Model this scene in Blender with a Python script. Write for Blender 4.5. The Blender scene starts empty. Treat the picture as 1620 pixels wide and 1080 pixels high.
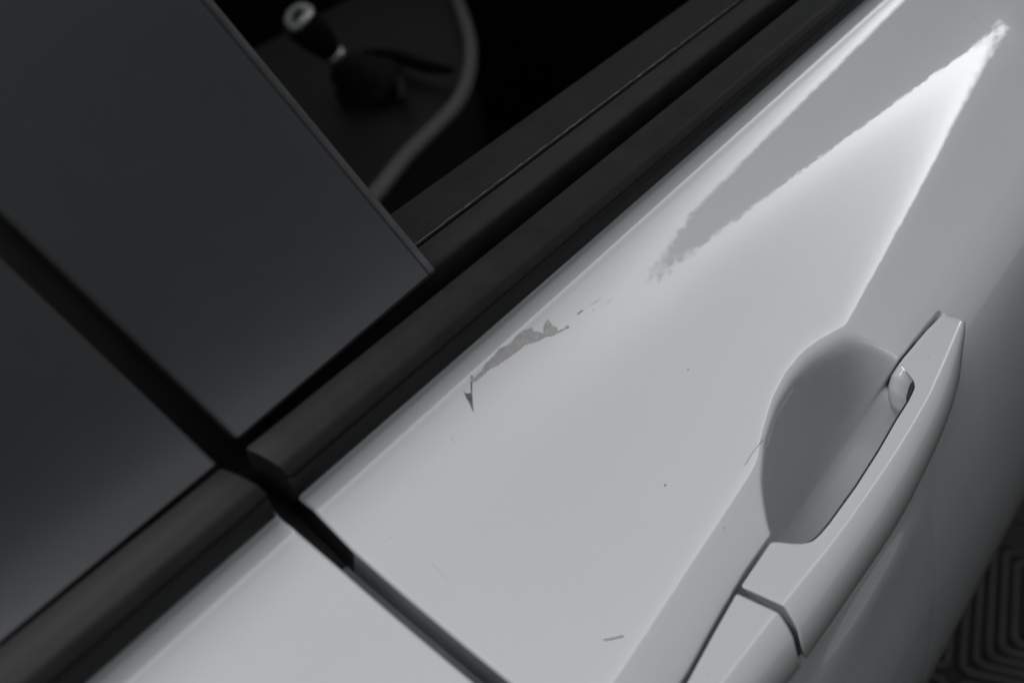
import bpy, bmesh, math, random
import numpy as np
from mathutils import Vector, Matrix, noise
from mathutils.geometry import tessellate_polygon

# ------------------------------------------------------------------ camera
# car frame: X forward, Y inboard (towards the car's centre), Z up, belt line at GZ
GZ = 0.95                                   # belt line height above the floor
FPX, IW, IH = 1575.0, 1620, 1080            # 35 mm lens on a full frame sensor
CAM = np.array([-0.2087, -0.2469, 0.2133])
c_r = np.array([0.62110, -0.76718, -0.16055])
c_u = np.array([0.56211, 0.29150, 0.77398])
c_o = np.array([0.54650, 0.57111, -0.61244])
# orthonormalise
c_o /= np.linalg.norm(c_o); c_r -= c_o * (c_r @ c_o); c_r /= np.linalg.norm(c_r); c_u = np.cross(c_r, c_o)
sc = bpy.context.scene
cd = bpy.data.cameras.new('camera'); cam = bpy.data.objects.new('camera', cd); sc.collection.objects.link(cam)
m = Matrix.Identity(4)
for i in range(3):
    m[i][0], m[i][1], m[i][2] = c_r[i], c_u[i], -c_o[i]
m[0][3], m[1][3], m[2][3] = CAM[0], CAM[1], CAM[2] + GZ
cam.matrix_world = m
cd.sensor_width = 36; cd.lens = 36 * FPX / IW; cd.clip_start = 0.01; cd.clip_end = 60
cd.dof.use_dof = True; cd.dof.focus_distance = 0.452; cd.dof.aperture_fstop = 5.8
sc.camera = cam

# ------------------------------------------------------------------ light
wd = bpy.data.worlds.new('World'); sc.world = wd; wd.use_nodes = True
bgn = wd.node_tree.nodes['Background']
bgn.inputs[0].default_value = (0.93, 0.97, 1.0, 1); bgn.inputs[1].default_value = 0.20
def ramp(nt, stops):
    r = nt.nodes.new('ShaderNodeValToRGB'); e = r.color_ramp.elements
    while len(e) < len(stops): e.new(0.5)
    for k, (p, v) in zip(e, stops):
        k.position = p; k.color = (v, v, v, 1) if not isinstance(v, tuple) else (*v, 1)
    return r
LH, LW1 = 1.6, 1.44                         # height of the ceiling lights above the belt line, outer edge of the row beside the car
def ceiling_light(name, w0, w1, x0, x1, strength, xr, wr):
    ld = bpy.data.lights.new(name, 'AREA'); ld.shape = 'RECTANGLE'
    ld.size = x1 - x0; ld.size_y = w1 - w0; ld.energy = 1.0
    lo = bpy.data.objects.new(name, ld); sc.collection.objects.link(lo)
    lo.location = ((x0 + x1) / 2, -(w0 + w1) / 2, GZ + LH)
    ld.use_nodes = True; nt = ld.node_tree; em = nt.nodes['Emission']
    gm = nt.nodes.new('ShaderNodeNewGeometry'); sx = nt.nodes.new('ShaderNodeSeparateXYZ')
    nt.links.new(gm.outputs['Parametric'], sx.inputs[0])
    rx, ry = ramp(nt, xr), ramp(nt, wr)
    def mth(op, a, b):
        n = nt.nodes.new('ShaderNodeMath'); n.operation = op
        for k, v in enumerate((a, b)):
            if isinstance(v, (int, float)): n.inputs[k].default_value = v
            else: nt.links.new(v, n.inputs[k])
        return n.outputs[0]
    nt.links.new(sx.outputs[0], rx.inputs[0]); nt.links.new(mth('SUBTRACT', 1.0, sx.outputs[1]), ry.inputs[0])
    nt.links.new(mth('MULTIPLY', mth('MULTIPLY', rx.outputs[0], ry.outputs[0]), strength), em.inputs['Strength'])
    em.inputs['Color'].default_value = (0.97, 0.98, 1.0, 1)
# panel above the car, and the long tube row beside it that shows in the paint (brighter towards the far bay and its outer edge)
ceiling_light('ceiling_panel', -1.4, 0.34, -2.2, 0.4, 63.0, [(0, 1.0), (1, 1.0)], [(0, 1.0), (0.9, 1.0), (1.0, 0.6)])
ceiling_light('tube_row', 0.84, LW1, -1.8, 6.6, 135.0, [(0.0, 0.26), (0.34, 0.25), (0.476, 0.36), (0.667, 0.8), (0.82, 1.0)], [(0.0, 0.10), (0.29, 0.24), (0.81, 0.52), (1.0, 0.56)])
vs = sc.view_settings
vs.view_transform = 'Standard'; vs.look = 'None'; vs.exposure = 0.0; vs.gamma = 1.0; vs.use_curve_mapping = False

# ------------------------------------------------------------------ helpers
col = sc.collection
def px_ray(p):
    p = np.asarray(p, float)
    return c_o + ((p[..., 0] - IW / 2) / FPX)[..., None] * c_r + ((IH / 2 - p[..., 1]) / FPX)[..., None] * c_u
def on_plane(p, P, N):
    d = px_ray(p); N = np.array(N, float)
    t = ((np.array(P) - CAM) @ N) / (d @ N)
    return CAM + t[..., None] * d
CW, CZ = -CAM[1], CAM[2]
def yz(phi, w):                              # point of the cross-section seen under view angle phi at outboard w
    return (w, CZ - (CW - w) * math.tan(math.radians(phi)))
def polar(phi, rho):
    a = np.radians(phi)
    return CW - rho * np.cos(a), CZ - rho * np.sin(a)
def link(name, me, mat=None, parent=None, smooth=True):
    o = bpy.data.objects.new(name, me); col.objects.link(o)
    if mat: me.materials.append(mat)
    if smooth: me.polygons.foreach_set('use_smooth', [True] * len(me.polygons))
    if parent: o.parent = parent
    return o
def from_lists(name, V, F, mat, parent=None, smooth=True):
    me = bpy.data.meshes.new(name)
    V = np.asarray(V, float) + np.array([0, 0, GZ])
    me.from_pydata(V.tolist(), [], F); me.update()
    return link(name, me, mat, parent, smooth)
def grid_faces(n, mcol, closed=False, flip=False):
    F = []
    for i in range(n - 1):
        for j in range(mcol if closed else mcol - 1):
            a, b = i * mcol + j, i * mcol + (j + 1) % mcol
            f = (a, b, b + mcol, a + mcol)
            F.append(f[::-1] if flip else f)
    return F
def sweep(name, sec, xs, mat, parent=None, xoff=None, closed=True, caps=True, smooth=True):
    """sweep a (w, z) section along x; xoff(i_section) shears the ends"""
    sec = np.asarray(sec, float); n = len(sec)
    V = []; 
    for k, x in enumerate(xs):
        for j, (w, z) in enumerate(sec):
            dx = 0 if xoff is None else xoff(k, j)
            V.append((x + dx, -w, z))
    F = grid_faces(len(xs), n, closed)
    if caps and closed:
        F.append(tuple(range(n))[::-1]); F.append(tuple(range((len(xs) - 1) * n, len(xs) * n)))
    o = from_lists(name, V, F, mat, parent, smooth)
    bm = bmesh.new(); bm.from_mesh(o.data); bmesh.ops.recalc_face_normals(bm, faces=bm.faces); bm.to_mesh(o.data); bm.free()
    return o
def sharp(o, ang=40):
    o.data.set_sharp_from_angle(angle=math.radians(ang))
def round_poly(P, rad, n=4):
    """round the corners of an open/closed 2D polyline"""
    P = [np.array(p, float) for p in P]; out = []
    N = len(P)
    for i in range(N):
        a, b, c = P[i - 1], P[i], P[(i + 1) % N]
        r = rad[i] if isinstance(rad, (list, tuple)) else rad
        if r <= 0: out.append(b); continue
        u, v = a - b, c - b
        lu, lv = np.linalg.norm(u), np.linalg.norm(v)
        k = min(r, lu * .45, lv * .45)
        s, e = b + u / lu * k, b + v / lv * k
        for t in np.linspace(0, 1, n + 1):
            out.append((1 - t) ** 2 * s + 2 * t * (1 - t) * b + t * t * e)
    return out
def plate(name, corners, nrm, thick, mat, parent, rad=0.002, bev=0.0008):
    """a plate with rounded corners and a bevelled rim from 3-D corner points on one plane"""
    nrm = np.array(nrm, float); nrm /= np.linalg.norm(nrm)
    P = np.array(corners, float); o0 = P[0]
    ex = P[1] - P[0]; ex /= np.linalg.norm(ex); ey = np.cross(nrm, ex)
    q = [((p - o0) @ ex, (p - o0) @ ey) for p in P]
    q = round_poly(q, rad, 5)
    q = np.array(q); n = len(q)
    # inset loops along vertex bisectors
    tn = np.roll(q, -1, 0) - np.roll(q, 1, 0); tn /= np.linalg.norm(tn, axis=1)[:, None]
    area = 0.5 * np.sum(q[:, 0] * np.roll(q[:, 1], -1) - q[:, 1] * np.roll(q[:, 0], -1))
    nn = np.stack([tn[:, 1], -tn[:, 0]], 1) * (1 if area > 0 else -1)
    V = []
    loops = [(-thick, 0.0)] + [(-bev + bev * math.sin(a), -bev + bev * math.cos(a)) for a in np.linspace(0, math.pi / 2, 5)] + [(0.0, -bev - .0002), (0.0, -bev - .0004)]
    for h, ins in loops:
        for p, d in zip(q, nn):
            pp = p + d * ins
            V.append(o0 + ex * pp[0] + ey * pp[1] + nrm * h)
    F = grid_faces(len(loops), n, True)
    F.append(tuple(range((len(loops) - 1) * n, len(loops) * n)))
    F.append(tuple(range(n))[::-1])
    o = from_lists(name, V, F, mat, parent)
    bm = bmesh.new(); bm.from_mesh(o.data); bmesh.ops.recalc_face_normals(bm, faces=bm.faces); bm.to_mesh(o.data); bm.free()
    sharp(o, 50)
    return o
def tube(name, pts, rad, mat, parent=None, n=10, caps=True):
    pts = [np.array(p, float) for p in pts]; V = []
    rads = rad if hasattr(rad, '__len__') else [rad] * len(pts)
    up = None
    for i, p in enumerate(pts):
        t = pts[min(i + 1, len(pts) - 1)] - pts[max(i - 1, 0)]; t /= np.linalg.norm(t)
        if up is None:
            up = np.cross(t, [0.3, 0.2, 1.0]); 
        up = up - t * (up @ t); up /= np.linalg.norm(up); v = np.cross(t, up)
        for k in range(n):
            a = 2 * math.pi * k / n
            V.append(p + rads[i] * (math.cos(a) * up + math.sin(a) * v))
    F = grid_faces(len(pts), n, True)
    if caps: F.append(tuple(range(n))[::-1]); F.append(tuple(range((len(pts) - 1) * n, len(pts) * n)))
    o = from_lists(name, V, F, mat, parent)
    bm = bmesh.new(); bm.from_mesh(o.data); bmesh.ops.recalc_face_normals(bm, faces=bm.faces); bm.to_mesh(o.data); bm.free()
    return o
def lathe(name, axis0, axis1, prof, mat, parent=None, n=40):
    """prof: (t along the axis in metres, radius)"""
    a0 = np.array(axis0, float); d = np.array(axis1, float) - a0; d /= np.linalg.norm(d)
    u = np.cross(d, [1, 0.2, 0.1]); u /= np.linalg.norm(u); v = np.cross(d, u); V = []
    for t, r in prof:
        for k in range(n):
            a = 2 * math.pi * k / n
            V.append(a0 + d * t + r * (math.cos(a) * u + math.sin(a) * v))
    F = grid_faces(len(prof), n, True)
    F.append(tuple(range(n))[::-1]); F.append(tuple(range((len(prof) - 1) * n, len(prof) * n)))
    o = from_lists(name, V, F, mat, parent)
    bm = bmesh.new(); bm.from_mesh(o.data); bmesh.ops.recalc_face_normals(bm, faces=bm.faces); bm.to_mesh(o.data); bm.free()
    return o

# ------------------------------------------------------------------ materials
def mat_new(name):
    ma = bpy.data.materials.new(name); ma.use_nodes = True
    return ma, ma.node_tree, ma.node_tree.nodes['Principled BSDF']
def noise_node(nt, scale, detail=3, rough=0.5, vec=None, dist=0.0):
    n = nt.nodes.new('ShaderNodeTexNoise'); n.inputs['Scale'].default_value = scale
    n.inputs['Detail'].default_value = detail; n.inputs['Roughness'].default_value = rough
    n.inputs['Distortion'].default_value = dist
    if vec is None:
        tc = nt.nodes.new('ShaderNodeTexCoord'); vec = tc.outputs['Object']
    nt.links.new(vec, n.inputs['Vector']); return n
def add_bump(nt, height, strength, dist, sock):
    b = nt.nodes.new('ShaderNodeBump'); b.inputs['Strength'].default_value = strength; b.inputs['Distance'].default_value = dist
    nt.links.new(height, b.inputs['Height']); nt.links.new(b.outputs[0], sock); return b
def paint_mat(name, base, peel=0.000022, coat_ior=1.9, rough=0.35, coat_rough=0.035):
    ma, nt, p = mat_new(name)
    p.inputs['Roughness'].default_value = rough; p.inputs['Specular IOR Level'].default_value = 0.25
    p.inputs['Coat Weight'].default_value = 1.0; p.inputs['Coat Roughness'].default_value = coat_rough
    p.inputs['Coat IOR'].default_value = coat_ior
    n1 = noise_node(nt, 9.0, 4, 0.6)
    r = ramp(nt, [(0.3, tuple(c * 0.97 for c in base)), (0.7, base)])
    nt.links.new(n1.outputs[0], r.inputs[0])
    # sparse specks of dust and fine grime
    n3 = noise_node(nt, 260.0, 2, 0.5)
    r3 = ramp(nt, [(0.765, 0.0), (0.80, 1.0)])
    nt.links.new(n3.outputs[0], r3.inputs[0])
    mx = nt.nodes.new('ShaderNodeMix'); mx.data_type = 'RGBA'
    nt.links.new(r3.outputs[0], mx.inputs[0]); nt.links.new(r.outputs[0], mx.inputs[6]); mx.inputs[7].default_value = (.22, .22, .215, 1)
    nt.links.new(mx.outputs[2], p.inputs['Base Color'])
    n2 = noise_node(nt, 230.0, 0.6, 0.4)
    add_bump(nt, n2.outputs[0], 1.0, peel, p.inputs['Coat Normal'])
    return ma
PAINT = paint_mat('silver_white_paint', (0.452, 0.459, 0.473))
SCUFF = paint_mat('scuffed_cup_paint', (0.445, 0.452, 0.466), coat_ior=1.45, coat_rough=0.42)
HPAINT = paint_mat('handle_paint', (0.43, 0.432, 0.432), peel=0.00002, rough=0.3)
def plain(name, base, rough, spec=0.5, bump=None, var=0.25, vscale=30, metallic=0.0, coat=0.0):
    ma, nt, p = mat_new(name)
    p.inputs['Roughness'].default_value = rough; p.inputs['Specular IOR Level'].default_value = spec
    p.inputs['Metallic'].default_value = metallic; p.inputs['Coat Weight'].default_value = coat
    n1 = noise_node(nt, vscale, 5, 0.6)
    r = ramp(nt, [(0.3, tuple(c * (1 - var) for c in base)), (0.7, tuple(c * (1 + var) for c in base))])
    nt.links.new(n1.outputs[0], r.inputs[0]); nt.links.new(r.outputs[0], p.inputs['Base Color'])
    rr = nt.nodes.new('ShaderNodeMapRange'); rr.inputs[3].default_value = rough * .85; rr.inputs[4].default_value = min(1, rough * 1.15)
    nt.links.new(n1.outputs[0], rr.inputs[0]); nt.links.new(rr.outputs[0], p.inputs['Roughness'])
    if bump:
        n2 = noise_node(nt, bump[0], 3, 0.6); add_bump(nt, n2.outputs[0], 1.0, bump[1], p.inputs['Normal'])
    return ma
PILLAR = plain('satin_black_film', (0.014, 0.0144, 0.0156), 0.36, 0.7, (700, 0.00001), 0.15, 14)
RUBBER = plain('belt_rubber', (0.009, 0.0091, 0.0095), 0.5, 0.2, (900, 0.00002), 0.25, 60)
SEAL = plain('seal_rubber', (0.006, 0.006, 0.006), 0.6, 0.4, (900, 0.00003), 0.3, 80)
FELT = plain('flocked_seal', (0.017, 0.0155, 0.0155), 0.9, 0.15, (2600, 0.00012), 0.2, 60)
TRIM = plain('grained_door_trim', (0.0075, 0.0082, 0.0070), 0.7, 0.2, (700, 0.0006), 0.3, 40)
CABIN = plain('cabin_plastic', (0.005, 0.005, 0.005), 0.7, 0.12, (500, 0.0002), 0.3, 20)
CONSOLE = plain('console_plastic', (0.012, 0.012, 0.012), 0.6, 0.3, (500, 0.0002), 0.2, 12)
RIM = plain('satin_grey_rim', (0.15, 0.147, 0.14), 0.45, 0.5, None, 0.1, 12)
CHROME = plain('chrome', (0.5, 0.5, 0.49), 0.34, 0.5, None, 0.05, 10, metallic=1.0)
LEATHER = plain('boot_leather', (0.006, 0.006, 0.006), 0.6, 0.12, (220, 0.0008), 0.3, 30)
FLOORM = plain('floor_rubber', (0.020, 0.0195, 0.018), 0.75, 0.3, (300, 0.0006), 0.35, 9)
RIBM = plain('rib_rubber', (0.072, 0.070, 0.065), 0.7, 0.3, (300, 0.0004), 0.3, 14)
JAMB = plain('gap_shade_paint', (0.17, 0.176, 0.18), 0.45, 0.4, (300, 0.0002), 0.2, 40)  # door paint made darker, the dimness inside the gap put into its colour
def chip_mat():
    ma, nt, p = mat_new('chipped_paint')
    p.inputs['Roughness'].default_value = 0.75; p.inputs['Specular IOR Level'].default_value = 0.2
    n1 = noise_node(nt, 420.0, 5, 0.65, dist=0.6)
    r = ramp(nt, [(0.30, (0.26, 0.26, 0.247)), (0.52, (0.30, 0.30, 0.288)), (0.66, (0.36, 0.36, 0.355)), (0.74, (0.44, 0.445, 0.45))])
    nt.links.new(n1.outputs[0], r.inputs[0]); nt.links.new(r.outputs[0], p.inputs['Base Color'])
    return ma
CHIP = chip_mat()
DARKCHIP = plain('dark_gouge', (0.11, 0.11, 0.11), 0.7, 0.2, None, 0.4, 500)
FAINT = plain('faded_gouge', (0.2, 0.2, 0.2), 0.7, 0.2, None, 0.3, 400)
HAIR = plain('dark_fibre', (0.03, 0.03, 0.03), 0.5, 0.5, None, 0.1, 500)

# ------------------------------------------------------------------ the door skin surface
PH = np.concatenate([np.arange(45.0, 47.5, 0.05), np.arange(47.5, 79.01, 0.1)])
PHM = 0.5 * (PH[1:] + PH[:-1]); DPH = np.radians(np.diff(PH))
RHO0 = math.hypot(CW - 0.005, CZ + 0.028)
_w = np.interp(PHM, [45, 47, 60, 69, 75, 79], [.005, .012, .075, .119, .145, .154])     # rough section, only to aim at the light edge
_z = np.interp(PHM, [45, 47, 60, 69, 75, 79], [-.028, -.039, -.084, -.12, -.168, -.265])
E0 = np.degrees(np.arctan2(LH - _z, LW1 - _w))
def smooth01(t):
    t = np.clip(t, 0, 1); return t * t * (3 - 2 * t)
def beta_field(x):
    """elevation of the skin's normal, degrees, on (x, view angle)"""
    x = np.asarray(x, float)[:, None]; p = PHM[None, :]
    f1 = np.interp(x, [.095, .12, .144, .209, .403, .60], [50.5, 49.6, 49.05, 48.74, 48.03, 47.6])
    f2 = np.interp(x, [.095, .12, .207, .335, .463, .60], [50.6, 51.2, 52.6, 54.8, 57.1, 57.3])
    f3 = np.interp(x, [-.30, -.10, -.059, .036, .158, .297, .4515, .50, .60], [67.0, 66.5, 66.27, 65.32, 63.96, 61.36, 58.0, 57.1, 56.5])
    mid = 0.5 * (f1 + f2); h = ((f2 - f1) / 2) ** 2 - np.clip((.10 - x) * 60, 0, 9)
    g = ((p - mid) ** 2 - h) * (f3 - p)
    e = E0[None, :] + 10 * np.tanh(g / 130) - 6 * smooth01((x - .472) / .05) * smooth01((p - 51) / 2)
    b = 0.5 * (e + p)
    base = np.interp(PHM, [45, 67, 69, 70.5, 72, 73.5, 75, 77, 79, 80], [52, 53.5, 50, 42, 32, 23, 16, 9.5, 4.5, 4])[None, :]
    k = smooth01((p - 66.6) / 1.8)
    b = b * (1 - k) + base * k
    fil = np.interp(PHM, [45, 45.35, 45.8, 46.25, 46.65, 46.95, 47.25, 47.5], [-16, 3, 22, 37, 47, 53, 55, 53])[None, :]
    k2 = smooth01((p - 46.9) / 0.6)
    b = fil * (1 - k2) + b * k2
    # lip of the door under the rear half of the handle, catching the light
    lx = np.clip(np.interp(x, [.0, .03, .06, .09, .115, .135], [0, .6, 1, .75, .25, 0]), 0, 1)
    b = b + lx * (50 * np.exp(-((p - 75.45) / .40) ** 2) - 5 * np.exp(-((p - 76.5) / .8) ** 2))
    return b
TAIL_S = np.concatenate([np.linspace(0.004, 0.25, 50), np.linspace(0.26, 0.42, 8)])
def table(x):
    """rho and (w, z) rows for columns x, view angle rows then an arc-length tail below the bulge"""
    x = np.atleast_1d(np.asarray(x, float))
    B = beta_field(x)
    lr = np.concatenate([np.zeros((len(x), 1)), np.cumsum(np.tan(np.radians(PHM[None] - B)) * DPH[None], 1)], 1)
    rho = RHO0 * np.exp(lr)
    w = CW - rho * np.cos(np.radians(PH)); z = CZ - rho * np.sin(np.radians(PH))
    ds = np.diff(np.concatenate([[0], TAIL_S])); bt = np.interp(TAIL_S, [0, .10, .2, .42], [4, -5, -16, -26])
    tw = w[:, -1:] + np.cumsum(np.sin(np.radians(bt)) * ds)[None]; tz = z[:, -1:] - np.cumsum(np.cos(np.radians(bt)) * ds)[None]
    return np.concatenate([w, tw], 1), np.concatenate([z, tz], 1)
PHX = np.concatenate([PH, 79 + TAIL_S * 40])          # parameter along the section, rows
def surf(x, phi, off=0.0):
    x = np.atleast_1d(np.asarray(x, float)); phi = np.atleast_1d(np.asarray(phi, float))
    def ev(xx, pp):
        w, z = table(xx)
        return np.array([[xx[i], -np.interp(pp[i], PHX, w[i]), np.interp(pp[i], PHX, z[i])] for i in range(len(xx))])
    P = ev(x, phi)
    if np.any(off != 0):
        du = ev(x + .002, phi) - ev(x - .002, phi); dv = ev(x, phi + .1) - ev(x, phi - .1)
        N = np.cross(dv, du); N /= np.linalg.norm(N, axis=1)[:, None]
        N *= np.sign(N[:, 2:3] - N[:, 1:2] + 1e-9)
        P = P + N * off
    return P
def px_surf(p):
    """(x, phi) of the skin point seen at a photo pixel"""
    p = np.asarray(p, float).reshape(-1, 2); d = px_ray(p)
    yzl = np.hypot(d[:, 1], d[:, 2]); ph = np.degrees(np.arctan2(-d[:, 2], d[:, 1]))
    x = np.zeros(len(p))
    for _ in range(6):
        w, z = table(x)
        rho = np.array([np.hypot(CW - np.interp(ph[i], PHX, w[i]), CZ - np.interp(ph[i], PHX, z[i])) for i in range(len(p))])
        x = CAM[0] + rho * d[:, 0] / yzl
    return np.stack([x, ph], 1)
HIN = ([-.09, -.04, -.0172, .0052, .0324, .0340, .0362, .0389, .0432, .0485, .056, .0809, .1053, .1259, .1404, .1490, .1522, .1550, .1575, .1600, .1881, .2034, .2066, .2080],
       [70.3, 69.64, 69.26, 68.96, 68.88, 69.3, 69.95, 70.5, 71.0, 71.16, 71.26, 71.36, 71.28, 71.10, 71.05, 70.92, 70.75, 70.2, 69.3, 68.93, 69.18, 69.46, 70.2, 70.6])
HRI = ([-.09, -.0297, .0094, .0369, .0699, .1115, .156, .1749, .2026, .2080], [70.9, 71.35, 71.75, 72.05, 72.26, 72.36, 72.07, 71.68, 71.10, 71.0])
HOU = ([-.09, -.0149, .0179, .0375, .0617, .0885, .1224, .1488, .1794, .1976, .2080], [73.6, 74.38, 74.72, 74.82, 74.98, 74.92, 74.49, 74.02, 72.96, 72.0, 71.4])
FOOT = ([-.2, -.04, -.0172, .0052, .0324, .06, .12, .1490, .1575, .1881, .2034, .215], [70.3, 69.64, 69.26, 68.96, 68.88, 68.8, 68.8, 68.9, 68.93, 69.12, 69.25, 69.3])
_bp = px_surf([(1222, 850), (1212, 800), (1208, 760), (1214, 700), (1235, 640), (1260, 600), (1290, 570), (1320, 552), (1350, 541), (1382, 545)])
_bx = np.concatenate([[_bp[0, 0] - .004], _bp[:, 0], [_bp[-1, 0] + .0045, _bp[-1, 0] + .007]])
_be = np.concatenate([[70.6], _bp[:, 1], [69.0, 71.5]])
_gx = np.arange(-.02, .24, .0005); _ge = np.interp(_gx, _bx, _be)
_k = np.exp(-(np.arange(-18, 19) / 7.0) ** 2); _k /= _k.sum()
_ge = np.convolve(np.pad(_ge, 18, mode='edge'), _k, mode='valid')
def pocket(x, p):
    """depth of the handle's scoop and footprint below the skin"""
    x = np.asarray(x, float)[:, None] + 0 * np.asarray(p, float)[None, :]; p = np.asarray(p, float)[None, :] + 0 * x
    pe = np.interp(x, _gx, _ge)
    bw = np.interp(x, [.03, .06, .09, .13, .16], [.09, .13, .20, .32, .36])         # brim softness round the edge
    v = p - pe + bw * .6
    a = bw * np.logaddexp(0, v / bw)                                                 # rounded brim
    lim = np.clip(69.05 - pe, 0.0, None); sm = 1.1
    hh = np.clip(.5 + .5 * (lim - a) / sm, 0, 1)
    a0_ = a; a = np.minimum(a0_, lim * (1 - hh) + a * hh - sm * hh * (1 - hh) * np.clip(lim / 2, 0, 1))
    u = CAM[0] + (x - CAM[0]) * .983
    lo = np.interp(u, *FOOT); hi = np.interp(u, *HOU)
    d1 = np.clip(a, 0, None) * .0128 * smooth01((hi - .4 - p) / 1.4) - .0024 * np.clip(p - 69.2, 0, 2) * (a > .5)
    k = smooth01((p - lo + np.interp(u, [.12, .16], [.30, .18])) / .34) * smooth01((hi - np.interp(u, [.17, .20], [.5, 1.7]) - p) / .6) * smooth01((.2045 - u) / .004)
    return (np.clip(d1, 0, None) ** 4 + (.019 * k) ** 4) ** .25

GAP_F, GAP_R = -0.0925, -0.1030                        # edges of the shut line
def gap_f(phi): return np.interp(phi, [45, 46.5, 50, 61.4, 75, 90], [-.0955, -.0925, -.0925, -.0872, -.082, -.08])
def gap_r(phi): return np.interp(phi, [45, 46.5, 50, 60, 75, 90], [-.1045, -.1020, -.1000, -.0955, -.091, -.089])
def skin(name, xs, edge, sgn, parent):
    """sgn +1: panel extends forward of its edge, -1: rearward; its edge is rolled inwards"""
    rows = PHX; R = 0.0016
    cols = []
    for a in np.linspace(math.pi / 2, 0, 6): cols.append((R - R * math.sin(a), R - R * math.cos(a)))
    V = []
    nrow = len(rows); A = []; DP = []
    ex = edge(rows)
    def columns(xr):                                   # xr: x per row
        t = np.linspace(xr.min() - .001, xr.max() + .001, 5)
        w, z = table(t)
        P = np.empty((nrow, 3))
        for i in range(nrow):
            P[i] = (xr[i], -np.interp(xr[i], t, w[:, i]), np.interp(xr[i], t, z[:, i]))
        dv = np.gradient(P, axis=0); N = np.cross(dv, [1, 0, 0]); N /= np.linalg.norm(N, axis=1)[:, None]
        N *= np.where(N[:, 2] - N[:, 1] < 0, -1, 1)[:, None]
        return P, N
    for off, dep in cols:
        P, N = columns(ex + sgn * off); A.append(P - N * dep); DP.append(np.zeros(nrow))
    for x in xs:                                       # xs measured from the edge, blending to constant x
        xr = ex + sgn * (R + .0002) if x == xs[0] else None
        k = (x - xs[0]) / (xs[-1] - xs[0])
        far = ex.mean() + sgn * x
        bl = smooth01(x / .08)
        xr = (ex + sgn * (x + R + .0002)) * (1 - bl) + (far + sgn * R) * bl
        P, N = columns(xr); DP.append(np.zeros(nrow))
        if sgn > 0:
            dep = np.array([pocket([xr[i]], [rows[i]])[0, 0] if 60 < rows[i] < 76 else 0 for i in range(nrow)]) if -.1 < xr[0] < .24 else np.zeros(nrow)
            # displaced along a single direction so walls stay clean
            ar = np.radians(np.clip(rows, 45, 79)); P = P + np.stack([0 * ar, np.cos(ar), -np.sin(ar)], 1) * dep[:, None]; DP[-1] = dep
        A.append(P)
    A = np.array(A)                                    # columns x rows
    # top flange tucked under the rubber
    top = A[:, :1] + np.array([0, .004, .006]); A = np.concatenate([top, A], 1)
    V = A.reshape(-1, 3); F = grid_faces(A.shape[0], A.shape[1], False, flip=(sgn < 0))
    o = from_lists(name, V, F, PAINT, parent)
    if sgn > 0:                                        # fingernail-dulled paint inside the cup
        o.data.materials.append(SCUFF)
        DP = np.concatenate([np.zeros((len(DP), 1)), np.array(DP)], 1)
        q = .25 * (DP[:-1, :-1] + DP[1:, :-1] + DP[:-1, 1:] + DP[1:, 1:])
        o.data.polygons.foreach_set('material_index', (q > .006).astype(np.int32).ravel())
    return o

def empty(name, loc, parent=None):
    o = bpy.data.objects.new(name, None); col.objects.link(o); o.location = loc; o.empty_display_size = 0.05
    return o
# the car: parts are in world space, its root sits at the origin so children need no offset
car = empty('car', (0, 0, 0))
car['label'] = 'white car with scratched front door, black window pillar and pull handle'
car['category'] = 'car'

xs_f = np.concatenate([np.arange(0, .08, .004), np.arange(.08, .32, .0012), np.arange(.32, .62, .003), np.arange(.62, 1.16, .012)])
front = skin('front_door', xs_f, gap_f, +1, car)
front['label'] = 'white front door skin with scratched paint and scooped handle recess'
xs_r = np.concatenate([np.arange(0, .06, .003), np.arange(.06, .42, .006)])
rear = skin('rear_door', xs_r, gap_r, -1, car)
rear['label'] = 'white rear door behind the shut line'

# shut line: black rubber high up, painted sill of the pillar further down with its shade in the colour
def strip(name, ph, depth, half, mat, parent):
    xm = 0.5 * (gap_f(ph) + gap_r(ph)); V = []
    for s in (-1, -.33, .33, 1):
        V.append(surf(xm + s * half, ph, -(depth + (.003 if abs(s) == 1 else 0))))
    A = np.array(V); F = grid_faces(A.shape[0], A.shape[1])
    return from_lists(name, A.reshape(-1, 3), F, mat, parent)
ph_up = np.linspace(45.0, 50.0, 12); ph_dn = np.linspace(49.7, 79, 40)
strip('gap_seal', ph_up, .017, .02, SEAL, car)
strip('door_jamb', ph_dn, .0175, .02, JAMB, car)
def flange(name, ph, edge, mat, parent, slant=0.0):
    A = np.array([surf(edge(ph + slant * d), ph + slant * d, -d) for d in (.0015, .004, .008, .0125, .017)])
    return from_lists(name, A.reshape(-1, 3), grid_faces(A.shape[0], A.shape[1]), mat, parent)
flange('edge_upper', np.linspace(45.0, 49.9, 14), gap_f, SEAL, front, 45)  # upper part of the door edge, near black
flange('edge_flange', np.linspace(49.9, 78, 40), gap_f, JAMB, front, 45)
flange('edge_upper', np.linspace(45.0, 49.9, 14), gap_r, SEAL, rear)
flange('edge_flange', np.linspace(49.9, 78, 40), gap_r, JAMB, rear)

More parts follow.
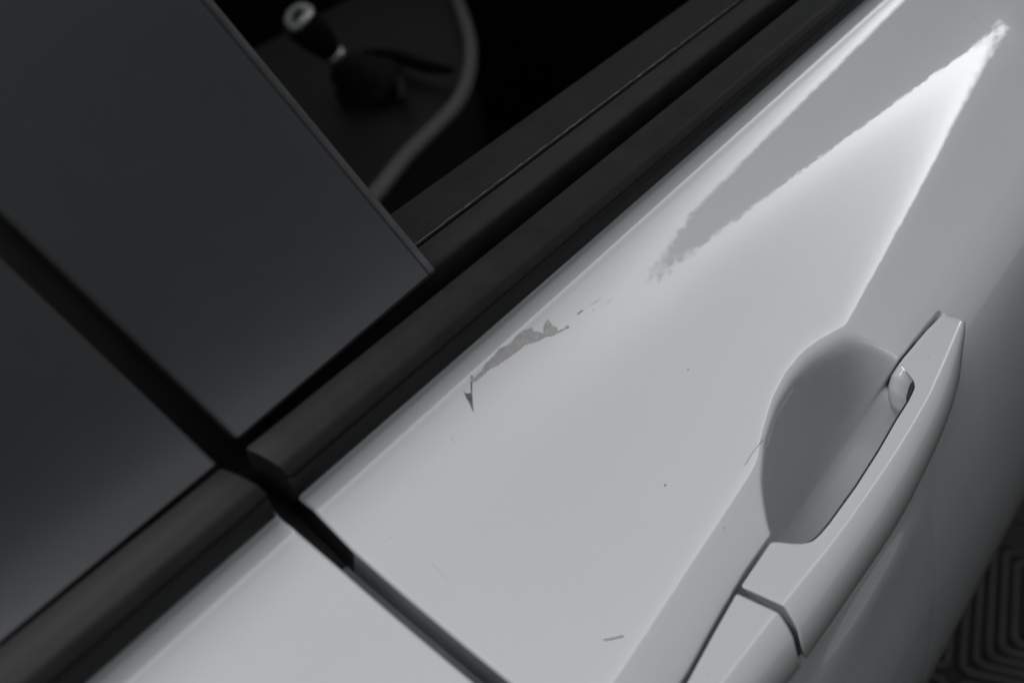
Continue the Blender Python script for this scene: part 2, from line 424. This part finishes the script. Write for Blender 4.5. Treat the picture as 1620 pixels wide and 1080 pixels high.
# ------------------------------------------------------------------ belt mouldings
def belt_section():
    A = yz(41.15, -.0100); M = yz(42.2, -.0022); N = yz(43.3, .0040); B = yz(44.1, .0068)
    M = (.5 * (A[0] + N[0]), .5 * (A[1] + N[1]) + .0013)
    s = [A, M, N, B, (B[0] - .0006, B[1] - .0010), (.0058, B[1] - .0016), (.0056, yz(45.05, .005)[1] - .0012), (.0038, -.034),
         (-.0115, -.034), (A[0] - .0015, A[1] - .006)]
    return round_poly(s, [.0010, .006, .0012, .0006, .0004, .0004, .0004, 0, 0, .001], 5)
sec = belt_section()
wmax = max(p[0] for p in sec); wmin = min(p[0] for p in sec)
def trim(name, x0, x1, parent, shear_at_start):
    xs = np.concatenate([[x0, x0 + .0006, x0 + .0015], np.linspace(x0 + .01, x1, 30)]) if x1 > x0 else None
    return xs
ctr = np.mean(np.array(sec), 0)
def moulding(name, x_end, x_far, parent):
    s = 1 if x_far > x_end else -1
    S = np.array(sec); V = []
    stations = [(0.0, .95), (.0003, .985), (.0008, 1.0)] + [(d, 1.0) for d in np.linspace(.012, abs(x_far - x_end), 24)]
    for d, k in stations:
        for w, z in S:
            q = ctr + (np.array([w, z]) - ctr) * k
            # the end follows the slanted shut line
            shear = np.interp(w, [-.012, .006], [0.0, .0032 if s > 0 else .0045])
            V.append((x_end + s * d + shear, -q[0], q[1]))
    F = grid_faces(len(stations), len(S), True)
    F.append(tuple(range(len(S)))[::-1]); F.append(tuple(range((len(stations) - 1) * len(S), len(stations) * len(S))))
    o = from_lists(name, V, F, RUBBER, parent)
    bm = bmesh.new(); bm.from_mesh(o.data); bmesh.ops.recalc_face_normals(bm, faces=bm.faces); bm.to_mesh(o.data); bm.free()
    sharp(o, 45)
    return o
moulding('belt_moulding', -.0988, 1.07, front)
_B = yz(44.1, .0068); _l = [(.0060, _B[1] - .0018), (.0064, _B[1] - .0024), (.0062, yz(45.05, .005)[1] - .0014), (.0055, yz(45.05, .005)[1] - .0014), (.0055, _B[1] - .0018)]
sweep('moulding_shade', _l, [-.0955, .3, 1.07], SEAL, front)  # near-black strip standing in for the shadow gap between moulding and skin
sweep('moulding_shade', _l, [-.1055, -.3, -.55], SEAL, rear)
moulding('belt_moulding', -.1098, -.55, rear)

# inner side of the window slot: flocked seal, then the grained top of the door trim
x_in = np.linspace(-.075, 1.07, 80)
a0, a1 = yz(39.55, -.0215), yz(38.0, -.0425)
sec_f = round_poly([(a0[0] + .001, a0[1] - .02), a0, (.5 * (a0[0] + a1[0]), .5 * (a0[1] + a1[1]) + .0016), a1, (a1[0], a1[1] - .02)], [0, .003, .006, .001, 0], 5)
sweep('flocked_seal', sec_f, x_in, FELT, front)
b0, b1 = yz(37.85, -.0440), yz(34.95, -.0850)
sec_t = round_poly([(b0[0] + .0005, b0[1] - .02), (b0[0], b0[1]), (.5 * (b0[0] + b1[0]), .5 * (b0[1] + b1[1]) + .0022), b1, (b1[0] - .012, b1[1] - .018), (b1[0] - .010, b1[1] - .14), (b0[0], b0[1] - .14)], [0, .0008, .03, .008, .01, 0, 0], 6)
sweep('inner_trim', sec_t, x_in, TRIM, front)
# frayed lint line where seal and trim meet
rng = random.Random(4)
pts = [np.array([x, -(b0[0] + .0002), b0[1] + .0010 + rng.uniform(-.00015, .0003)]) for x in np.arange(0.0, 1.06, .003)]
tube('lint_edge', pts, [rng.uniform(.00012, .00042) for _ in pts], plain('lint', (0.10, 0.097, 0.09), .9, .1, None, .5, 200), front, n=5)
# floor of the slot
sweep('slot_floor', [(-.0105, -.040), (-.0225, -.040), (-.0225, -.045), (-.0105, -.045)], [-.11, 1.07], SEAL, front)

# ------------------------------------------------------------------ black pillar covers
TN = math.radians(22)
pn = np.array([0, -math.cos(TN), math.sin(TN)])
pw, pz = yz(40.3, -.012)
PP = np.array([0, -pw, pz])
def onp(p): return on_plane(np.array(p, float), PP, pn)
def ext(a, b, k): return a + (b - a) * k
fA, fB, fC, fD = onp((683, 436)), onp((320, 0)), onp((378, 695)), onp((7, 341))
fBt, fDt = ext(fA, fB, 2.6), ext(fC, fD, 3.4)
def cover(name, a0, a1, b0_, b1, parent):
    """slightly flared cover between two photo-traced edges (a: bottom to top, b: bottom to top)"""
    us = [0, 0] + list(np.linspace(.010, .990, 22)) + [1, 1]; ud = [.006, .0008] + [0] * 22 + [.0008, .006]
    ts = [0, 0] + list(np.linspace(.005, 1.0, 40)); td = [.006, .0008] + [0] * 40
    a0, a1, b0_, b1 = (np.array(v, float) for v in (a0, a1, b0_, b1)); V = []
    for t, dt in zip(ts, td):
        h = -.016 * (1 - math.exp(-(t * .2) / .036)) - dt
        for u_, du in zip(us, ud):
            p = a0 + (a1 - a0) * t; q = b0_ + (b1 - b0_) * t
            P2 = on_plane(np.array([p, q]), PP + pn * h, pn)
            V.append(P2[0] * (1 - u_) + P2[1] * u_ - pn * du)
    o = from_lists(name, V, grid_faces(len(ts), len(us)), PILLAR, parent)
    bm = bmesh.new(); bm.from_mesh(o.data); bmesh.ops.recalc_face_normals(bm, faces=bm.faces); bm.to_mesh(o.data); bm.free()
    pl = o.data.polygons[len(o.data.polygons) // 2].normal
    if pl.z - pl.y < 0: o.data.flip_normals()
    sharp(o, 24)
    return o
cover('pillar_cover', (683, 436), (683 - 363 * 1.7, 436 - 436 * 1.7), (378, 695), (378 - 371 * 1.7, 695 - 354 * 1.7), front)
rC, rD = onp((330, 722)), onp((0, 407))
rA = onp((345, 735)); rZ = onp((0, 1018))
rDt = ext(rA, rD, 3.6); rZt = ext(rA, rZ, 4.0)
cover('pillar_cover', (345, 735), (345 - 345 * 1.7, 735 - 328 * 1.7), (345 - 345 * 1.5, 735 + 283 * 1.5), (345 - 345 * 3.2, 735 - 45 * 1.7), rear)
# window channel lip along the front edge of the pillar
e_dir = (fBt - fA); e_len = np.linalg.norm(e_dir); e_dir /= e_len
side = np.cross(e_dir, pn); side *= np.sign(side[0])
def lip(name, o_side, o_n, rad, mat, start=-.004):
    pts = []
    for t in np.concatenate([[start, start + .002, start + .006], np.linspace(.02, 1.0, 40)]):
        h = -.016 * (1 - math.exp(-(max(t, 0) * .2) / .036))
        p = np.array([[683 - 363 * 1.7 * t, 436 - 436 * 1.7 * t]])
        pts.append(on_plane(p, PP + pn * h, pn)[0] + side * o_side + pn * o_n)
    r = [rad * .45, rad * .85] + [rad] * (len(pts) - 2)
    return tube(name, pts, r, mat, front, n=14)
lip('window_channel', .0022, -.0026, .0022, plain('channel_rubber', (0.035, 0.035, 0.036), 0.4, 0.5, None, 0.2, 60))
lip('channel_seal', .0002, -.0030, .0016, SEAL)
lip('channel_seal', .0026, -.0085, .0034, SEAL, start=-.006)
# body pillar behind the gap between the covers
jm = 0.5 * (fC + rA); jt = 0.5 * (fDt + rDt)
plate('door_pillar', [jm + np.array([.03, 0, -.02]) - pn * .022, jt + np.array([.03, 0, 0]) - pn * .022, jt - np.array([.03, 0, 0]) - pn * .022, jm - np.array([.03, 0, .02]) - pn * .022], pn, .004, SEAL, car, rad=.002)

# ------------------------------------------------------------------ handle
UREF = .351
def soften(t, sig):
    g = np.arange(-.10, .2205, .0005); v = np.interp(g, *t)
    k = np.exp(-(np.arange(-60, 61) * .0005 / sig) ** 2); k /= k.sum()
    v2 = np.convolve(np.pad(v, 60, mode='edge'), k, mode='valid')
    w_ = smooth01((.2 - g) / .02)                     # the tip keeps its crisp outline
    return g, v2 * w_ + v * (1 - w_)
HIN, HRI, HOU = soften(HIN, .0014), soften(HRI, .014), soften(HOU, .014)
def handle_ring(u, kk, shear):
    pi, pr, po = (float(np.interp(u, *t)) for t in (HIN, HRI, HOU))
    I = np.array(polar(pi, .3353)); R_ = np.array(polar(pr, .3350)); O = np.array(polar(po, .3350 + .0105 * (po - pr)))
    L = np.linalg.norm(O - R_); k = L * .42
    a = math.radians(po); ray = np.array([-math.cos(a), -math.sin(a)])
    c1 = R_ + np.array([math.sin(math.radians(54)), -math.cos(math.radians(54))]) * k; c2 = O - ray * k
    face = [(1 - t) ** 3 * R_ + 3 * t * (1 - t) ** 2 * c1 + 3 * t * t * (1 - t) * c2 + t ** 3 * O for t in np.linspace(0, 1, 16)]
    ub = (I - R_); d = np.linalg.norm(ub); ub /= d
    top = [I + np.array([-.0001, -.0016]), I + np.array([0, -.0004]), I - ub * min(.0006, d * .2), I - ub * min(.002, d * .3), R_ + ub * min(.0026, d * .45), R_ + ub * min(.0014, d * .3)]
    rid = [R_ + ub * min(.0007, d * .15) - np.array([0, .00004]), R_ + np.array([.0003, -.0003])]
    Bt = O + ray * .006 + np.array([-.005, 0]); dep = float(np.interp(u, [-.09, .032, .045, .14, .158, .21], [.020, .020, .009, .009, .022, .022]))
    K = np.array([min(I[0] + .0005, Bt[0] - .004), Bt[1]]) ; Kt = I + np.array([.0004, -dep])
    if K[1] > Kt[1]: Kt[1] = K[1] + .001
    ring = np.array(top + rid + face[2:] + [O + ray * .003 + np.array([-.0016, 0]), Bt, K, Kt]); cen = ring.mean(0) if u < .19 else .5 * (I + R_) + np.array([.0005, -.003]); V = []
    for q in ring:
        ph = math.degrees(math.atan2(CZ - q[1], CW - q[0])); rho = math.hypot(CZ - q[1], CW - q[0])
        q2 = cen + (q - cen) * kk
        x = CAM[0] + (u + shear(ph) - CAM[0]) * min(math.hypot(CZ - q2[1], CW - q2[0]), .372) / UREF
        if u > .17: x -= max(0, rho - .337) * .6 * min(1, (u - .17) / .03)
        V.append((x, -q2[0], q2[1]))
    return V, len(ring)
def sh(ph): return float(np.interp(ph, [69, 70.6, 71.9, 73.2, 74, 74.4, 77], [0, .0029, .0040, -.0009, -.0065, -.0090, -.016]))
sh_w = lambda x: math.exp(-((x - .006) / .03) ** 2)
def build_handle(name, x0, x1, parent, round_front, shear_sign):
    inner = np.linspace(x0, x1, int((x1 - x0) / .0011))
    xs = np.unique(np.concatenate([[x0, x0 + .0002, x0 + .0005], inner[1:-1], [x1 - .0016, x1 - .0007, x1 - .0002, x1]]))
    def endk(x):
        a = min(1.0, .955 + .045 * math.sqrt(min(1, (x - x0) / .0006)))
        b = 1.0
        if round_front: 
            t = min(1, max(0, (x1 - x) / .006)); b = .62 + .38 * math.sqrt(1 - (1 - t) ** 2)
        else: b = min(1.0, .955 + .045 * math.sqrt(min(1, max(0, (x1 - x)) / .0006)))
        return a * b
    V = []
    for x in xs:
        v, n = handle_ring(x, endk(x), lambda ph, x=x: sh(ph) * sh_w(x)); V += v
    F = grid_faces(len(xs), n, True)
    F.append(tuple(range(n))[::-1]); F.append(tuple(range((len(xs) - 1) * n, len(xs) * n)))
    o = from_lists(name, V, F, HPAINT, parent)
    bm = bmesh.new(); bm.from_mesh(o.data); bmesh.ops.recalc_face_normals(bm, faces=bm.faces); bm.to_mesh(o.data); bm.free()
    sharp(o, 38)
    return o
handle = build_handle('door_handle', .0064, .2078, car, True, 1)
handle['label'] = 'white pull handle with flat top edge across the scooped recess'
cap = build_handle('key_cap', -.0850, .0028, handle, False, 1)
cap['label'] = 'fixed white cap at the rear end of the pull handle'
# dark seam under the inner edge of the grip
seam = []
for x in np.linspace(.041, .150, 70):
    rr_ = .3385; w, z = polar(float(np.interp(x, *HIN)) - .02, rr_)
    seam.append(np.array([CAM[0] + (x - CAM[0]) * rr_ / UREF, -w, z]))
# foot of the handle reaching down into the scoop at its front end
V = []; NU = np.concatenate([[.1262, .1266], np.linspace(.1275, .178, 40)])
for u in NU:
    pn_ = float(np.interp(u, [.1262, .1275, .131, .136, .142, .149, .158, .195], [71.4, 70.9, 70.25, 69.66, 69.25, 68.98, 68.95, 69.4]))
    rt = float(np.interp(u, [.1262, .132, .140, .150, .158, .178], [.362, .3535, .3470, .3405, .3362, .3362]))
    ring = [(pn_ + 1.5, rt + .0008), (pn_ + .9, rt), (pn_ + .3, rt + .0002), (pn_ + .07, rt + .0012), (pn_, rt + .004), (pn_ + .02, rt + .010), (pn_ + .1, .380), (pn_ + 1.5, .380)]
    for ph_, r_ in ring:
        w, z = polar(ph_, r_); V.append((CAM[0] + (u - CAM[0]) * r_ / UREF, -w, z))
F = grid_faces(len(NU), 8, True) + [tuple(range(8))[::-1], tuple(range((len(NU) - 1) * 8, len(NU) * 8))]
ft = from_lists('handle_foot', V, F, HPAINT, handle); sharp(ft, 60)
bm = bmesh.new(); bm.from_mesh(ft.data); bmesh.ops.recalc_face_normals(bm, faces=bm.faces); bm.to_mesh(ft.data); bm.free()
tube('grip_seam', seam, .00055, SEAL, handle, n=8)

# ------------------------------------------------------------------ damage and dust on the front door
def decal(name, poly_px, mat, parent, off=.00012, scale=1.0, origin=(0, 0), jag=0.0, seed=1, cell=.0016):
    P = np.array(poly_px, float) / scale + np.array(origin)
    rg = random.Random(seed)
    if jag:
        Q = []
        for i in range(len(P)):
            a, b = P[i], P[(i + 1) % len(P)]; L = np.linalg.norm(b - a); n = max(1, int(L / 2.2))
            tn = (b - a) / max(L, 1e-6)
            for k in range(n):
                q = a + (b - a) * k / n
                Q.append(q + (np.array([-tn[1], tn[0]]) * rg.uniform(-jag, jag) if k else 0))
        P = np.array(Q)
    bm = bmesh.new()
    vs_ = [bm.verts.new((p[0], p[1], 0)) for p in P]
    tris = tessellate_polygon([[Vector((p[0], p[1], 0)) for p in P]])
    for t in tris:
        try: bm.faces.new([vs_[i] for i in t])
        except ValueError: pass
    for _ in range(3):
        long = [e for e in bm.edges if e.calc_length() > 8]
        if not long: break
        bmesh.ops.subdivide_edges(bm, edges=long, cuts=1); bmesh.ops.triangulate(bm, faces=bm.faces)
    bm.verts.ensure_lookup_table()
    uv = px_surf([(v.co.x, v.co.y) for v in bm.verts])
    W = surf(uv[:, 0], uv[:, 1], off)
    for v, q in zip(bm.verts, W): v.co = (q[0], q[1], q[2] + GZ)
    bmesh.ops.recalc_face_normals(bm, faces=bm.faces)
    me = bpy.data.meshes.new(name); bm.to_mesh(me); bm.free()
    # keep it facing out
    if me.polygons and (me.polygons[0].normal.z - me.polygons[0].normal.y) < 0: me.flip_normals()
    return link(name, me, mat, parent)
Z7 = dict(scale=5.4, origin=(680, 460))
chip = decal('paint_chip', [(345, 722), (363, 715), (370, 745), (400, 722), (430, 695), (455, 655), (480, 620), (540, 560), (590, 497), (625, 477), (660, 470), (700, 440), (730, 395), (770, 360), (820, 330), (870, 313), (885, 345), (920, 345), (965, 366), (970, 300), (985, 268), (1007, 245), (1035, 280), (1060, 305), (1085, 310), (1090, 345), (1150, 320), (1160, 300), (1185, 295), (1192, 312), (1140, 337), (1050, 382), (1000, 387), (960, 412), (890, 442), (815, 458), (770, 500), (690, 560), (640, 592), (580, 635), (520, 660), (460, 712), (400, 772), (366, 778), (358, 800)], CHIP, front, jag=.7, **Z7)
chip['label'] = 'long ragged chip where the white paint has scraped off to grey'
g2 = decal('gouge', [(346, 770), (361, 775), (360, 880), (366, 950), (373, 1040), (350, 990), (330, 945), (304, 900), (286, 852), (312, 880), (330, 872), (351, 874)], DARKCHIP, front, jag=.25, seed=3, **Z7)
g2['label'] = 'dark pointed gouge at the rear end of the paint chip'
decal('gouge', [(1255, 205), (1270, 185), (1300, 163), (1312, 168), (1285, 188), (1265, 203)], FAINT, front, jag=.2, seed=5, **Z7)
for i, (a, b, wd_) in enumerate([((930, 484), (952, 470), .45), ((958, 482), (968, 470), .4), ((712, 686), (721, 703), .5), ((675, 880), (715, 925), .35)]):
    a, b = np.array(a, float), np.array(b, float); t = (b - a) / np.linalg.norm(b - a); n = np.array([-t[1], t[0]])
    mpt = (a + b) / 2 + n * 1.0
    decal('scratch', [a, mpt + n * wd_, b, mpt - n * wd_], plain('faint_scratch', (.39, .39, .40), .6, .2, None, .2, 300) if i == 0 else bpy.data.materials['faint_scratch'], front, seed=i)
decal('speck', [(1051, 765.6), (1053, 765.4), (1053.6, 767.5), (1052.6, 769), (1051, 768.2)], HAIR, front, seed=40)
rg = random.Random(11)
for i in range(8):
    cx, cy = rg.uniform(620, 1330), rg.uniform(360, 1060)
    uvp = px_surf([(cx, cy)])[0]
    if uvp[1] < 47.5 or uvp[1] > 68 or uvp[0] < -.085: continue
    if pocket([uvp[0]], [uvp[1]])[0, 0] > 0: continue
    s = rg.choice([.5, .6, .8, 1.1])
    decal('speck', [(cx + s * math.cos(a) * rg.uniform(.6, 1.2), cy + s * math.sin(a) * rg.uniform(.6, 1.2)) for a in np.linspace(0, 2 * math.pi, 7)[:-1]], FAINT, front, seed=i)

def fibre(name, pp, rad, label):
    uv = px_surf(pp); ts = np.linspace(0, 1, 14)
    k = np.linspace(0, 1, len(pp))
    X = np.interp(ts, k, uv[:, 0]); Y = np.interp(ts, k, uv[:, 1])
    W = surf(X, Y, rad * 1.2)
    o = tube(name, W, rad, HAIR, None, n=6)
    o['label'] = label; o['category'] = 'fibre'
fibre('fibre', [(955, 1012), (970, 1009.5), (986, 1005.5)], .00016, 'short dark fibre lying on the white door near the bottom shut line')
fibre('fibre', [(1178, 736), (1190, 716), (1207, 695)], .00007, 'thin curved hair clinging to the door beside the handle recess')

# ------------------------------------------------------------------ cabin
def flat(name, pts, z, mat, parent, th=.02):
    V = [(x, y, z) for x, y in pts] + [(x, y, z - th) for x, y in pts]; n = len(pts)
    F = [tuple(range(n)), tuple(range(n, 2 * n))[::-1]] + [(i, n + i, n + (i + 1) % n, (i + 1) % n) for i in range(n)]
    o = from_lists(name, V, F, mat, parent, False)
    bm = bmesh.new(); bm.from_mesh(o.data); bmesh.ops.recalc_face_normals(bm, faces=bm.faces); bm.to_mesh(o.data); bm.free()
    return o
# cabin floor, far side and roof keep the inside dark
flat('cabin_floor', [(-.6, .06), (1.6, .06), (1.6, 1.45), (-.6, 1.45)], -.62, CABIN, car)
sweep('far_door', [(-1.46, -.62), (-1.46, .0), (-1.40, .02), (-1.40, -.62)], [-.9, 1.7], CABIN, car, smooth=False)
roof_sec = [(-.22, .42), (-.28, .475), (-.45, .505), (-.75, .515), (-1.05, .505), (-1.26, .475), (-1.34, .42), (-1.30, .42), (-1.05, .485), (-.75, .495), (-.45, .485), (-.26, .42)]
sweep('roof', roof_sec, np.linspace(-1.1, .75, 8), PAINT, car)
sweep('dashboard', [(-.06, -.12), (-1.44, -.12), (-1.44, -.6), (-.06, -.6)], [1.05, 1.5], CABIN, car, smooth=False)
# console with a satin rim
HZ = -.28
rim_px = [(560, 345), (600, 300), (640, 250), (690, 200), (722, 165), (738, 130), (744, 95), (742, 60), (730, 20), (715, -20)]
rim = on_plane(np.array(rim_px, float), (0, 0, HZ), (0, 0, 1))
def smooth_line(P, n):
    P = np.array(P); t = np.linspace(0, 1, len(P)); tt = np.linspace(0, 1, n)
    out = []
    for v in tt:
        f = v * (len(P) - 1); i = min(int(f), len(P) - 2); u = f - i
        p0, p1, p2, p3 = P[max(i - 1, 0)], P[i], P[i + 1], P[min(i + 2, len(P) - 1)]
        out.append(.5 * ((2 * p1) + (-p0 + p2) * u + (2 * p0 - 5 * p1 + 4 * p2 - p3) * u * u + (-p0 + 3 * p1 - 3 * p2 + p3) * u ** 3))
    return out
rimc = smooth_line(rim, 50)
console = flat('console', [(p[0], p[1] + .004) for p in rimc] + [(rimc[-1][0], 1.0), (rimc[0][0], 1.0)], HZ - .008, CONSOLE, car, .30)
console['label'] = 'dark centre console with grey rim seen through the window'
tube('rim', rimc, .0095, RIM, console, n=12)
# raised tray edge and boot surround
arc_px = [(575, 108), (600, 99), (622, 112), (634, 135), (636, 158)]
arc = smooth_line(on_plane(np.array(arc_px, float), (0, 0, HZ + .01), (0, 0, 1)), 24)
tube('boot_ring', arc, .006, CONSOLE, console, n=10)
tr_px = [(575, 84), (620, 88), (670, 104), (716, 112)]
tr = smooth_line(on_plane(np.array(tr_px, float), (0, 0, HZ + .012), (0, 0, 1)), 24)
tube('tray_edge', tr, [.004 + .005 * math.sin(math.pi * i / 23) for i in range(24)], CABIN, console, n=10)
# gear lever: knob with a chrome top, shaft, collar and leather boot
kn = on_plane(np.array([(480., 38.)]), (0, .72, 0), (0, 1, 0))[0]
bs = np.array([.545, .70, HZ - .005])
ax = kn - bs; L = np.linalg.norm(ax); ax /= L
lever = lathe('gear_lever', bs, kn, [(0.02, .006), (L - .03, .006)], CABIN, car, 16)
lever['label'] = 'gear lever with chrome topped knob'
lathe('boot', bs, kn, [(0, .05), (.012, .046), (.02, .034), (.028, .036), (.036, .026), (.046, .027), (.058, .015), (.066, .011)], LEATHER, lever, 28)
lathe('collar', bs, kn, [(.060, .012), (.064, .0135), (.072, .0135), (.076, .011)], CHROME, lever, 24)
lathe('knob', bs, kn, [(L - .055, .010), (L - .045, .015), (L - .02, .0215), (L - .004, .0235), (L + .006, .0225)], CABIN, lever, 36)
lathe('knob_cap', bs, kn, [(L + .002, .0222), (L + .009, .0215), (L + .015, .0185), (L + .0195, .013), (L + .0215, .006), (L + .022, .001)], CHROME, lever, 36)

# ------------------------------------------------------------------ floor
fl = bpy.data.meshes.new('floor')
fl.from_pydata([(-8, -8, 0), (12, -8, 0), (12, 8, 0), (-8, 8, 0)], [], [(0, 1, 2, 3)])
floor = link('floor', fl, FLOORM, None, False); floor['kind'] = 'structure'
cen = on_plane(np.array([(1699., 971.)]), (0, 0, -GZ), (0, 0, 1))[0]
ang = math.radians(16.5); PITCH, RINGS = .0142, 9
def ring_mesh(half):
    bm = bmesh.new(); hw, ht, rc = .0036, .0045, min(half * .5, .012)
    def loop(h, r, z):
        out = []
        for (sx_, sy_, a0) in ((1, 1, 0), (-1, 1, 90), (-1, -1, 180), (1, -1, 270)):
            for k in range(4):
                a = math.radians(a0 + 30 * k); out.append(bm.verts.new((sx_ * (h - r) + r * math.cos(a), sy_ * (h - r) + r * math.sin(a), z)))
        return out
    lp = [loop(half + hw, rc + hw, .0), loop(half + hw * .8, rc + hw * .8, ht), loop(half - hw * .8, max(rc - hw * .8, .001), ht), loop(half - hw, max(rc - hw, .0008), .0)]
    for a, b in zip(lp[:-1], lp[1:]):
        for i in range(len(a)):
            bm.faces.new((a[i], a[(i + 1) % len(a)], b[(i + 1) % len(b)], b[i]))
    bmesh.ops.recalc_face_normals(bm, faces=bm.faces)
    me = bpy.data.meshes.new('rib'); bm.to_mesh(me); bm.free(); me.materials.append(RIBM)
    return me
rings = [ring_mesh(PITCH * (k + .75)) for k in range(RINGS)]
TS = 2 * PITCH * (RINGS + .35)
for i in range(-2, 4):
    for j in range(-3, 2):
        dx, dy = i * TS, j * TS
        px_, py_ = cen[0] + dx * math.cos(ang) - dy * math.sin(ang), cen[1] + dx * math.sin(ang) + dy * math.cos(ang)
        for me in rings:
            o = bpy.data.objects.new('rib', me); col.objects.link(o); o.parent = floor
            o.location = (px_, py_, .001); o.rotation_euler = (0, 0, ang)

sc.render.engine = 'CYCLES'
sc.cycles.use_denoising = True
sc.cycles.max_bounces = 6; sc.cycles.diffuse_bounces = 1
